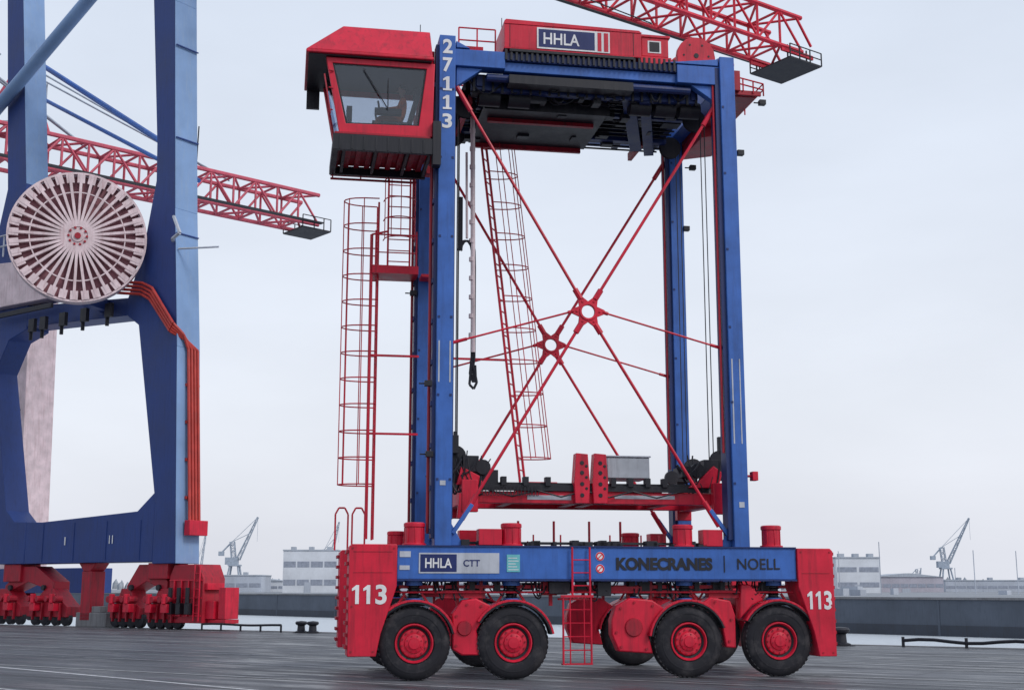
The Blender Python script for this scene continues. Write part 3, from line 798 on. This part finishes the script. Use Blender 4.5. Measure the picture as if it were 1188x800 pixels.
g.prism([(-.6,.3),(1.75,.3),(1.75,2.3),(1.4,2.95),(-.3,2.95),(-.6,2.4)],.2,1.5);g.box(-2.1,-.65,.1,1.3,2.3,3.05);g.box(-13.9,-12.4,.1,1.3,2.2,3.1)
g.box(-7.3,-6.5,.2,1.0,.3,2.7);g.prism([(-7.2,2.7),(-6.6,2.7),(-6.2,3.1),(-7.6,3.1)],.2,1.0)
g.done()
g=G('bogie_housing_trim',RED,GC,.01)
g.ladder((1.45,.1,.4),(1.45,.1,2.9),(.18,0,0),.04,.35)
for z in(.6,1.4,2.2):g.box(-.55,1.72,.15,.19,z,z+.06)
for x in(-.2,.3,.8):g.box(x,x+.06,.1,.19,.6,2.2)
g.box(1.76,2.3,.4,1.2,.5,1.3);g.cyl((2.3,.8,.9),(2.7,.8,.9),.15,10);g.box(1.76,1.95,.3,1.3,1.8,2.1)
g.box(1.8,3.0,.5,1.3,.3,.48);g.box(2.5,2.95,.5,1.3,.5,1.9)
g.done()
g=G('bogie_motors',BLACK,GC,.01)
for x in(-.35,.25,.85):g.box(x,x+.3,-.1,.14,.7,1.2);g.cyl((x+.15,-.05,1.2),(x+.15,-.05,1.9),.1,10)
g.done()
g=G('rail_anchor_block',CONC,GC,.03);g.box(-7.6,-5.2,.2,1.1,.02,.7);g.box(-7.0,-5.8,.3,1,.7,1.0);g.done()
g=G('boom',RED,GC)
S=Vector((3.1,2,38));E=Vector((14.85,37.3,38))
g.truss(S,E,2.8,2.4,18,.16,.09)
g.box(-4,3.5,1,3,36.8,39)
g.done()
g=G('boom_tip',RED,GC,.02)
d=(E-S).normalized();a=d.cross(Vector((0,0,1)))
for k_ in(-1,1):
    g.bar(E+a*1.4*k_-d*2+Vector((0,0,-1.4)),E+a*1.4*k_+d*1.0+Vector((0,0,-1.4)),.15,.3)
    g.bar(E+a*1.4*k_-d*.5+Vector((0,0,1.2)),E+a*1.4*k_+d*.9+Vector((0,0,-.6)),.14,.14)
g.done()
g=G('boom_tip_platform',BLACK,GC)
P=E-d*.4+Vector((0,0,-2.0))
g.bar(P-d*1.2,P+d*1.8,3.6,.10)
for k_ in(-1,1):
    for q in(-1.2,-.3,.7,1.8):
        p=P+d*q+a*1.8*k_;g.cyl(p,p+Vector((0,0,.9)),.05,5)
    for hh in(.45,.9):g.cyl(P-d*1.2+a*1.8*k_+Vector((0,0,hh)),P+d*1.8+a*1.8*k_+Vector((0,0,hh)),.04,5)
    for q in(-1.0,.8):
        p=P+d*q+a*1.4*k_;g.cyl(p,p+Vector((0,0,1)),.06,5)
g.cyl(S+Vector((-2,0,-1)),E-d*8+Vector((0,0,-2.2)),.05,5);g.cyl(S+Vector((-2.6,0,1)),E-d*12+Vector((0,0,-1.8)),.04,5)
g.bar(S+a*-1.8+Vector((0,0,-1)),E+a*-1.8+Vector((0,0,-1)),.7,.08)
g.done()

# second gantry crane in the distance
G2=empty('container_gantry_crane',(0,0,0),0)
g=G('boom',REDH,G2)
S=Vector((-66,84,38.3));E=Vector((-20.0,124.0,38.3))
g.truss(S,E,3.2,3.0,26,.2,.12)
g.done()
d=(E-S).normalized();a=d.cross(Vector((0,0,1)))
g=G('boom_walkway',BLACK,G2)
P=E-d*.1+Vector((0,0,-2.0));g.bar(P-d*1.8,P+d*1.4,3.6,.15)
for k_ in(-1,1):
    for q in(-1.8,-.5,.6,1.4):g.cyl(P+d*q+a*1.8*k_,P+d*q+a*1.8*k_+Vector((0,0,1.2)),.06,5)
    g.cyl(P-d*1.8+a*1.8*k_+Vector((0,0,1.2)),P+d*1.4+a*1.8*k_+Vector((0,0,1.2)),.05,5)
g.bar(S+a*2.3+Vector((0,0,-1.5)),E+a*2.3+Vector((0,0,-1.5)),.6,.1)
g.cyl(S+Vector((0,0,2.3)),E-d*3+Vector((0,0,1.9)),.05,5)
g.done()
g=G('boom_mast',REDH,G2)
M=S+d*32
for k_ in(-1,1):
    g.cyl(M+a*1.5*k_-d*3+Vector((0,0,1.5)),M+a*.5*k_+Vector((0,0,8)),.2,6);g.cyl(M+a*1.5*k_+d*2+Vector((0,0,1.5)),M+a*.5*k_+Vector((0,0,8)),.15,6)
g.done()
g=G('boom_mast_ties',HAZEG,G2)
for k_ in(-1,1):
    g.cyl(M+Vector((0,0,7.5))+a*.6*k_,E-d*9+Vector((0,0,1.5)),.09,5)
    g.cyl(S+Vector((0,0,22))+a*k_,M+d*6+Vector((0,0,1.5)),.12,5);g.cyl(S+Vector((0,0,20))+a*k_,M-d*2+Vector((0,0,8)),.1,5)
g.box(M.x-1.2,M.x+1.2,M.y-1.2,M.y+1.2,M.z+2,M.z+2.2)
g.truss(M+d*1+Vector((0,0,1.5)),M+d*1+Vector((0,0,6.5)),1.6,1.6,4,.08,.06,up=(1,0,0))
g.done()
g=G('support_legs',STSD,G2,.05)
for o in(0,-22):
    for k_ in(-8,8):
        p=S+d*o+a*k_;g.bar((p.x,p.y,0),(S.x+d.x*o+a.x*k_*.4,S.y+d.y*o+a.y*k_*.4,58 if o==0 else 38),1.6,1.6)
p0=S-d*24;g.bar(p0,S,3,3)
g.done()

# ================================================================== GROUND, WATER, QUAYS
def asphalt():
    m=bpy.data.materials.new('quay_asphalt');m.use_nodes=True
    nt=m.node_tree;N=nt.nodes;L=nt.links;b=N['Principled BSDF']
    tc=N.new('ShaderNodeTexCoord');rot=N.new('ShaderNodeMapping');rot.inputs['Rotation'].default_value=(0,0,R(34))
    L.new(tc.outputs['Object'],rot.inputs['Vector'])
    def noise(scl,sx,sy,det=6,ro=.6):
        mp=N.new('ShaderNodeMapping');mp.inputs['Scale'].default_value=(sx,sy,1);L.new(rot.outputs['Vector'],mp.inputs['Vector'])
        n=N.new('ShaderNodeTexNoise');n.inputs['Scale'].default_value=scl;n.inputs['Detail'].default_value=det;n.inputs['Roughness'].default_value=ro
        L.new(mp.outputs['Vector'],n.inputs['Vector']);return n
    a=noise(.35,.3,1.3);bb=noise(30,1,1,5);cn=noise(1.2,.25,1.8,8,.7);tr=noise(2,.08,1.4,4,.6)
    cr=N.new('ShaderNodeValToRGB');e=cr.color_ramp.elements;e[0].position=.36;e[1].position=.64
    e[0].color=(.056,.061,.072,1);e[1].color=(.122,.130,.146,1)
    L.new(a.outputs['Fac'],cr.inputs['Fac'])
    def mulramp(src,fac,lo,hi,p0=.35,p1=.7):
        c2=N.new('ShaderNodeValToRGB');e=c2.color_ramp.elements;e[0].position=p0;e[1].position=p1
        e[0].color=(lo,lo,lo,1);e[1].color=(hi,hi,hi,1);L.new(fac,c2.inputs['Fac'])
        mu=N.new('ShaderNodeMix');mu.data_type='RGBA';mu.blend_type='MULTIPLY';mu.inputs['Factor'].default_value=1
        L.new(src,mu.inputs['A']);L.new(c2.outputs['Color'],mu.inputs['B']);return mu.outputs['Result']
    s=mulramp(cr.outputs['Color'],cn.outputs['Fac'],.65,1.4)
    s=mulramp(s,bb.outputs['Fac'],.65,1.35,.3,.75)
    s=mulramp(s,tr.outputs['Fac'],.8,1.15,.4,.62)
    br=N.new('ShaderNodeTexBrick');br.inputs['Scale'].default_value=1;br.inputs['Brick Width'].default_value=9;br.inputs['Row Height'].default_value=3.2;br.inputs['Mortar Size'].default_value=.025
    br.inputs['Color1'].default_value=(1,1,1,1);br.inputs['Color2'].default_value=(.8,.8,.82,1);br.inputs['Mortar'].default_value=(.4,.4,.41,1)
    L.new(rot.outputs['Vector'],br.inputs['Vector'])
    m3=N.new('ShaderNodeMix');m3.data_type='RGBA';m3.blend_type='MULTIPLY';m3.inputs['Factor'].default_value=1
    L.new(s,m3.inputs['A']);L.new(br.outputs['Color'],m3.inputs['B'])
    L.new(m3.outputs['Result'],b.inputs['Base Color'])
    rr=N.new('ShaderNodeMapRange');rr.inputs['From Min'].default_value=.38;rr.inputs['From Max'].default_value=.62;rr.inputs['To Min'].default_value=.28;rr.inputs['To Max'].default_value=.8
    L.new(cn.outputs['Fac'],rr.inputs['Value']);L.new(rr.outputs['Result'],b.inputs['Roughness'])
    bp=N.new('ShaderNodeBump');bp.inputs['Strength'].default_value=.35;bp.inputs['Distance'].default_value=.015
    L.new(bb.outputs['Fac'],bp.inputs['Height']);L.new(bp.outputs['Normal'],b.inputs['Normal'])
    b.inputs['Specular IOR Level'].default_value=.4
    return m
qd=Vector((.842,-.540,0)).normalized();qn=Vector((-qd.y,qd.x,0))
if qn.y<0:qn=-qn
P0=Vector((-9.0,57.9,0))-qn*.4
def qp(u,v,z=0):p=P0+qd*u+qn*v;return Vector((p.x,p.y,z))
g=G('ground',asphalt())
g.add([qp(-700,0),qp(500,0),qp(500,-600),qp(-700,-600)],[(0,1,2,3)]);g.done()
g=G('quay_wall',CONC,None,.005)
def qbox(g,u0,u1,v0,v1,z0,z1):
    g.add([qp(u0,v0,z0),qp(u1,v0,z0),qp(u1,v1,z0),qp(u0,v1,z0),qp(u0,v0,z1),qp(u1,v0,z1),qp(u1,v1,z1),qp(u0,v1,z1)],[(0,3,2,1),(4,5,6,7),(0,1,5,4),(1,2,6,5),(2,3,7,6),(3,0,4,7)])
qbox(g,-700,500,.002,.4,-6,.02);g.done()
LM=mat('worn_line_paint',(.55,.56,.58),.7,dirt=.7,dirtcol=(.10,.10,.11),scale=4,streak=False)
ld=Vector((8.4,-8.0,0)).normalized();lnn=Vector((-ld.y,ld.x,0))
def line(c,u0,u1,w,z=.004):
    c=Vector((c[0],c[1],0));g.add([c+ld*u0-lnn*w/2+Vector((0,0,z)),c+ld*u1-lnn*w/2+Vector((0,0,z)),c+ld*u1+lnn*w/2+Vector((0,0,z)),c+ld*u0+lnn*w/2+Vector((0,0,z))],[(0,1,2,3)])
g=G('painted_line',LM);line((-8,28),-40,60,.13);line((-10.6,26.2),-40,60,.09)
g.done()
g=G('crane_rail',BLACK)
ux=Vector((math.cos(Q),math.sin(Q),0));un=Vector((-ux.y,ux.x,0))
for off,w in((.55,.12),(.25,.05),(.9,.05)):
    c0=Vector((-15.6,61,.012))+un*off
    g.add([c0-ux*300-un*w/2,c0+ux*14-un*w/2,c0+ux*14+un*w/2,c0-ux*300+un*w/2],[(0,1,2,3)])
g.done()
LM2=mat('faded_line',(.38,.39,.41),.6,dirt=.8,dirtcol=(.10,.10,.11),scale=2,streak=False)
g=G('faded_lane_lines',LM2)
for v,w in((-1.6,.12),(-3.4,.12),(-5.5,.12),(-8.0,.1),(-10,.16),(-12,.1),(-15.5,.12),(-17,.07),(-19,.1),(-22.5,.12)):
    a_,b_=qp(-200,v,.008),qp(150,v,.008)
    g.add([a_-qn*w/2,b_-qn*w/2,b_+qn*w/2,a_+qn*w/2],[(0,1,2,3)])
g.done()
def bollard(u,v,s=1.0):
    g=G('bollard',BLACK,None)
    p=qp(u,v,0)
    g.lathe(p,(0,0,1),[(0,.0),(.30*s,.0),(.30*s,.06*s),(.19*s,.10*s),(.17*s,.34*s),(.27*s,.40*s),(.29*s,.47*s),(.24*s,.53*s),(0,.56*s)],20)
    g.box(p.x-.35*s,p.x+.35*s,p.y-.35*s,p.y+.35*s,.012,.03)
    g.done()
bollard(.55,-.5,.9);bollard(1.2,-.5,.9);bollard(24.2,-.5,1.1)
g=G('quay_hose',BLACK)
u0=26.2
g.tube([qp(u0+i*.5,-.25,.2+.05*math.sin(i*1.1)) for i in range(60)],.055,6)
for i in range(0,60,4):
    p=qp(u0+i*.5,-.25,.0);g.cyl(p,p+Vector((0,0,.32)),.05,6)
g.done()
g=G('quay_rail',BLACK)
u1=-5.5
g.tube([qp(u1+i*.6,-.4,.28+.02*math.sin(i)) for i in range(9)],.05,6)
for i in range(0,9,2):g.cyl(qp(u1+i*.6,-.4,0),qp(u1+i*.6,-.4,.3),.05,6)
g.done()
# water
wm=bpy.data.materials.new('water');wm.use_nodes=True
N=wm.node_tree.nodes;L=wm.node_tree.links;b=N['Principled BSDF'];b.inputs['Base Color'].default_value=(.50,.54,.58,1);b.inputs['Roughness'].default_value=.5;b.inputs['IOR'].default_value=1.33
tc=N.new('ShaderNodeTexCoord');n=N.new('ShaderNodeTexNoise');n.inputs['Scale'].default_value=.8;n.inputs['Detail'].default_value=5;L.new(tc.outputs['Object'],n.inputs['Vector'])
bp=N.new('ShaderNodeBump');bp.inputs['Strength'].default_value=.8;bp.inputs['Distance'].default_value=.3;L.new(n.outputs['Fac'],bp.inputs['Height']);L.new(bp.outputs['Normal'],b.inputs['Normal'])
g=G('water',wm);g.add([(-3000,-1000,-3),(3000,-1000,-3),(3000,5000,-3),(-3000,5000,-3)],[(0,1,2,3)]);g.done()
FA=Vector((-56,255,0));FB=Vector((51,131,0));fd=(FB-FA).normalized();fn=Vector((-fd.y,fd.x,0))
if fn.y<0:fn=-fn
def fp(u,v,z):p=FA+fd*u+fn*v;return Vector((p.x,p.y,z))
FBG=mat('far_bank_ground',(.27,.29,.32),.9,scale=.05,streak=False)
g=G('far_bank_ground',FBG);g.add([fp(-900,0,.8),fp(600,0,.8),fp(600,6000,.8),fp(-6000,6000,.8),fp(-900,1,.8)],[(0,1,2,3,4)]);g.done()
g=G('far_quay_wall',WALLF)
def fbox(g,u0,u1,v0,v1,z0,z1):
    g.add([fp(u0,v0,z0),fp(u1,v0,z0),fp(u1,v1,z0),fp(u0,v1,z0),fp(u0,v0,z1),fp(u1,v0,z1),fp(u1,v1,z1),fp(u0,v1,z1)],[(0,3,2,1),(4,5,6,7),(0,1,5,4),(1,2,6,5),(2,3,7,6),(3,0,4,7)])
fbox(g,-900,600,-.3,.5,-6,.70)
for i in range(-30,30):
    fbox(g,i*19+2,i*19+2.25,-.36,-.3,-4,.7)
g.done()
WALLT=mat('quay_tide_band',(.06,.07,.09),.9,dirt=.5,scale=.2)
g=G('far_quay_tide_band',WALLT);fbox(g,-900,600,-.34,-.301,-4,-1.9);g.done()
g=G('far_quay_coping',CONC);fbox(g,-900,600,-.5,.8,.71,.95)
g.done()

def rx(px,Y): return (px-594)/1500.*Y
def hall(name,cx,cy,w,h,dp,wallm,rows,cols,rz=0,gable=False):
    e=empty(name,(cx,cy,.8),rz)
    g=G('walls',wallm,e,.02);g.box(-w/2,w/2,0,dp,0,h)
    g.done()
    g=G('roof',ROOF,e,.02)
    if gable:g.prism([(-w/2-.3,h+.01),(w/2+.3,h+.01),(w/2*.1,h+h*.25),(-w/2*.1,h+h*.25)],-.3,dp+.3)
    else:
        g.box(-w/2-.15,w/2+.15,-.15,dp+.15,h+.01,h+.35)
        for i in range(3):x=-w/2+w*(i+.5)/3;g.box(x-.6,x+.6,1,3,h+.36,h+1.1)
    g.done()
    g=G('windows',WIND,e)
    for r in range(rows):
        for c_ in range(cols):
            x0=-w/2+w*(c_+.06)/cols;x1=-w/2+w*(c_+.94)/cols;z0=h*(r+.40)/(rows+.3);z1=z0+h*.32/(rows+.3)
            g.box(x0,x1,-.06,.05,z0,z1)
    g.done()
    g=G('doors',BLDG,e);g.box(-w*.1,w*.02,-.09,-.065,0,h*.25);g.done()
    return e
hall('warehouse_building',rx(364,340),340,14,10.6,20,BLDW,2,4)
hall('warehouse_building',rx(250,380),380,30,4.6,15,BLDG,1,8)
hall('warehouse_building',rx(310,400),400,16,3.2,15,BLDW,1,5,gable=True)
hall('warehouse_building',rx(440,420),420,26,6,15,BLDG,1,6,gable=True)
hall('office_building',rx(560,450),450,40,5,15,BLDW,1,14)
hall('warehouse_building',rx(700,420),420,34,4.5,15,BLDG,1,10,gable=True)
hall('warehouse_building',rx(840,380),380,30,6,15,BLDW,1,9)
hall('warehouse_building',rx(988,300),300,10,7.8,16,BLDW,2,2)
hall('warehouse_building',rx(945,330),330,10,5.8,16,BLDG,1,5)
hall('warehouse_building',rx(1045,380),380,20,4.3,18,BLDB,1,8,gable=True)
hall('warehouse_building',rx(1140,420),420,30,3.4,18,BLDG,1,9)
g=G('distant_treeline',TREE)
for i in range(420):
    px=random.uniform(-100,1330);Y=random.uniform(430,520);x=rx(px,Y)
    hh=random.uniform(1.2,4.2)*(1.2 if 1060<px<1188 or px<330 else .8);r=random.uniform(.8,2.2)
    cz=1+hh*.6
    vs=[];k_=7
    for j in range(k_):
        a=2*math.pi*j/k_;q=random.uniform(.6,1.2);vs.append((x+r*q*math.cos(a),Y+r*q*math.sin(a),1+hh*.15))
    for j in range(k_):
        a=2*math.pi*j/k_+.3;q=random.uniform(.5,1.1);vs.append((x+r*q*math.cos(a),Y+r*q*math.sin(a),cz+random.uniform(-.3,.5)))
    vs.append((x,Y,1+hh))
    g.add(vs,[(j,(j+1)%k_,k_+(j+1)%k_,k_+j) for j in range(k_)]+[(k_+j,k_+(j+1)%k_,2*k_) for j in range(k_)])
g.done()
g=G('quay_clutter',BLDG)
for i in range(60):
    u=random.uniform(0,330);v=random.uniform(30,90);w=random.uniform(.6,4);h=random.uniform(.4,1.5)
    fbox(g,u,u+w,v,v+1.5,.8,.8+h)
for i in range(18):
    p=fp(random.uniform(-20,300),random.uniform(40,90),1);g.cyl(p,p+Vector((0,0,random.uniform(4,8))),.07,5)
g.done()
def harbour_crane(px,Y,s,jib,m=HAZEG,mirror=1):
    e=empty('harbour_jib_crane',(rx(px,Y),Y,.8),0)
    g=G('crane_structure',m,e)
    for x in(-3,3):
        for y in(-3,3):g.bar((x*s,y*s,0),(x*.5*s,y*.5*s,9*s),.5*s,.5*s)
    g.box(-3.2*s,3.2*s,-3.2*s,-2.7*s,4.3*s,4.8*s);g.box(-3.2*s,3.2*s,2.7*s,3.2*s,4.3*s,4.8*s)
    g.bar((-3*s,-3*s,.3*s),(2.2*s,-2.2*s,4.5*s),.25*s,.25*s);g.bar((3*s,-3*s,.3*s),(-2.2*s,-2.2*s,4.5*s),.25*s,.25*s)
    g.box(-2.2*s,2.2*s,-2*s,2*s,9*s,9.6*s)
    g.box(-3.4*s*mirror,1.2*s*mirror,-1.4*s,1.4*s,9.6*s,12.2*s)
    g.truss((-.5*s*mirror,0,12*s),(-1.2*s*mirror,0,18*s),1.6*s,1.6*s,5,.16*s,.1*s,up=(1,0,0))
    J=Vector((jib[0]*s,0,jib[1]*s))
    g.truss((1.2*s*mirror,0,11.5*s),J,1.5*s,1.3*s,12,.16*s,.09*s,taper=.35,up=(0,0,1))
    g.cyl((-1.2*s*mirror,0,18*s),J,.1*s,5);g.cyl((-1.2*s*mirror,0,18*s),((jib[0]*.6)*s,0,(11.5+(jib[1]-11.5)*.6)*s),.12*s,5)
    g.bar((-1.2*s*mirror,0,18*s),(-5*s*mirror,0,14*s),.5*s,.5*s);g.box(min(-6*mirror,-4.2*mirror)*s,max(-6*mirror,-4.2*mirror)*s,-1*s,1*s,12.8*s,14.4*s)
    g.cyl(J,J+Vector((0,0,-9*s)),.06*s,5)
    g.done()
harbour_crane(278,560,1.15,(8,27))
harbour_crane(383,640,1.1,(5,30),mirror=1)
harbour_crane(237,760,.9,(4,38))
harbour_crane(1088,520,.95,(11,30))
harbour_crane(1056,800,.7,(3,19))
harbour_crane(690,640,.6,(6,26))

# ================================================================== SKY & LIGHT
w=bpy.data.worlds.new('World');scene.world=w;w.use_nodes=True
N=w.node_tree.nodes;L=w.node_tree.links;bg=N['Background']
sk=N.new('ShaderNodeTexSky');sk.sky_type='NISHITA';sk.sun_disc=False
EL,AZ=42,128
sk.sun_elevation=R(EL);sk.sun_rotation=R(AZ);sk.dust_density=4;sk.air_density=1.5
tc=N.new('ShaderNodeTexCoord');sp=N.new('ShaderNodeSeparateXYZ');L.new(tc.outputs['Generated'],sp.inputs[0])
cr=N.new('ShaderNodeValToRGB');e=cr.color_ramp.elements
e[0].position=0;e[0].color=(7.9,8.1,8.9,1)
e[1].position=.6;e[1].color=(6.4,7.2,8.5,1)
x_=e.new(.14);x_.color=(8.0,8.4,9.3,1);x_=e.new(.32);x_.color=(7.4,8.0,9.1,1)
L.new(sp.outputs['Z'],cr.inputs['Fac'])
mp=N.new('ShaderNodeMapping');mp.inputs['Scale'].default_value=(1,1,3);L.new(tc.outputs['Generated'],mp.inputs['Vector'])
n=N.new('ShaderNodeTexNoise');n.inputs['Scale'].default_value=2.2;n.inputs['Detail'].default_value=7;n.inputs['Roughness'].default_value=.5;L.new(mp.outputs['Vector'],n.inputs['Vector'])
mr=N.new('ShaderNodeMapRange');mr.inputs['From Min'].default_value=.3;mr.inputs['From Max'].default_value=.7;mr.inputs['To Min'].default_value=.91;mr.inputs['To Max'].default_value=1.07;L.new(n.outputs['Fac'],mr.inputs['Value'])
vm=N.new('ShaderNodeVectorMath');vm.operation='SCALE';L.new(cr.outputs['Color'],vm.inputs[0]);L.new(mr.outputs['Result'],vm.inputs['Scale'])
mx=N.new('ShaderNodeMix');mx.data_type='RGBA';mx.inputs['Factor'].default_value=.88
L.new(sk.outputs['Color'],mx.inputs['A']);L.new(vm.outputs['Vector'],mx.inputs['B'])
L.new(mx.outputs['Result'],bg.inputs['Color']);bg.inputs['Strength'].default_value=.108
sun=bpy.data.lights.new('sun','SUN');sun.energy=1.4;sun.angle=R(16);sun.color=(1,.95,.9)
so=bpy.data.objects.new('sun',sun);COL.objects.link(so)
dv=Vector((math.sin(R(AZ))*math.cos(R(EL)),math.cos(R(AZ))*math.cos(R(EL)),math.sin(R(EL))))
so.rotation_euler=dv.to_track_quat('Z','Y').to_euler();so.location=(30,-20,40)

# ================================================================== CAMERA
cam=bpy.data.cameras.new('camera');co=bpy.data.objects.new('camera',cam);COL.objects.link(co)
co.location=(0,0,1.86);co.rotation_euler=(R(90)+math.atan(281/1500),0,0)
cam.sensor_width=36;cam.lens=36*1506/1188;cam.clip_end=9000;cam.clip_start=.1
scene.camera=co
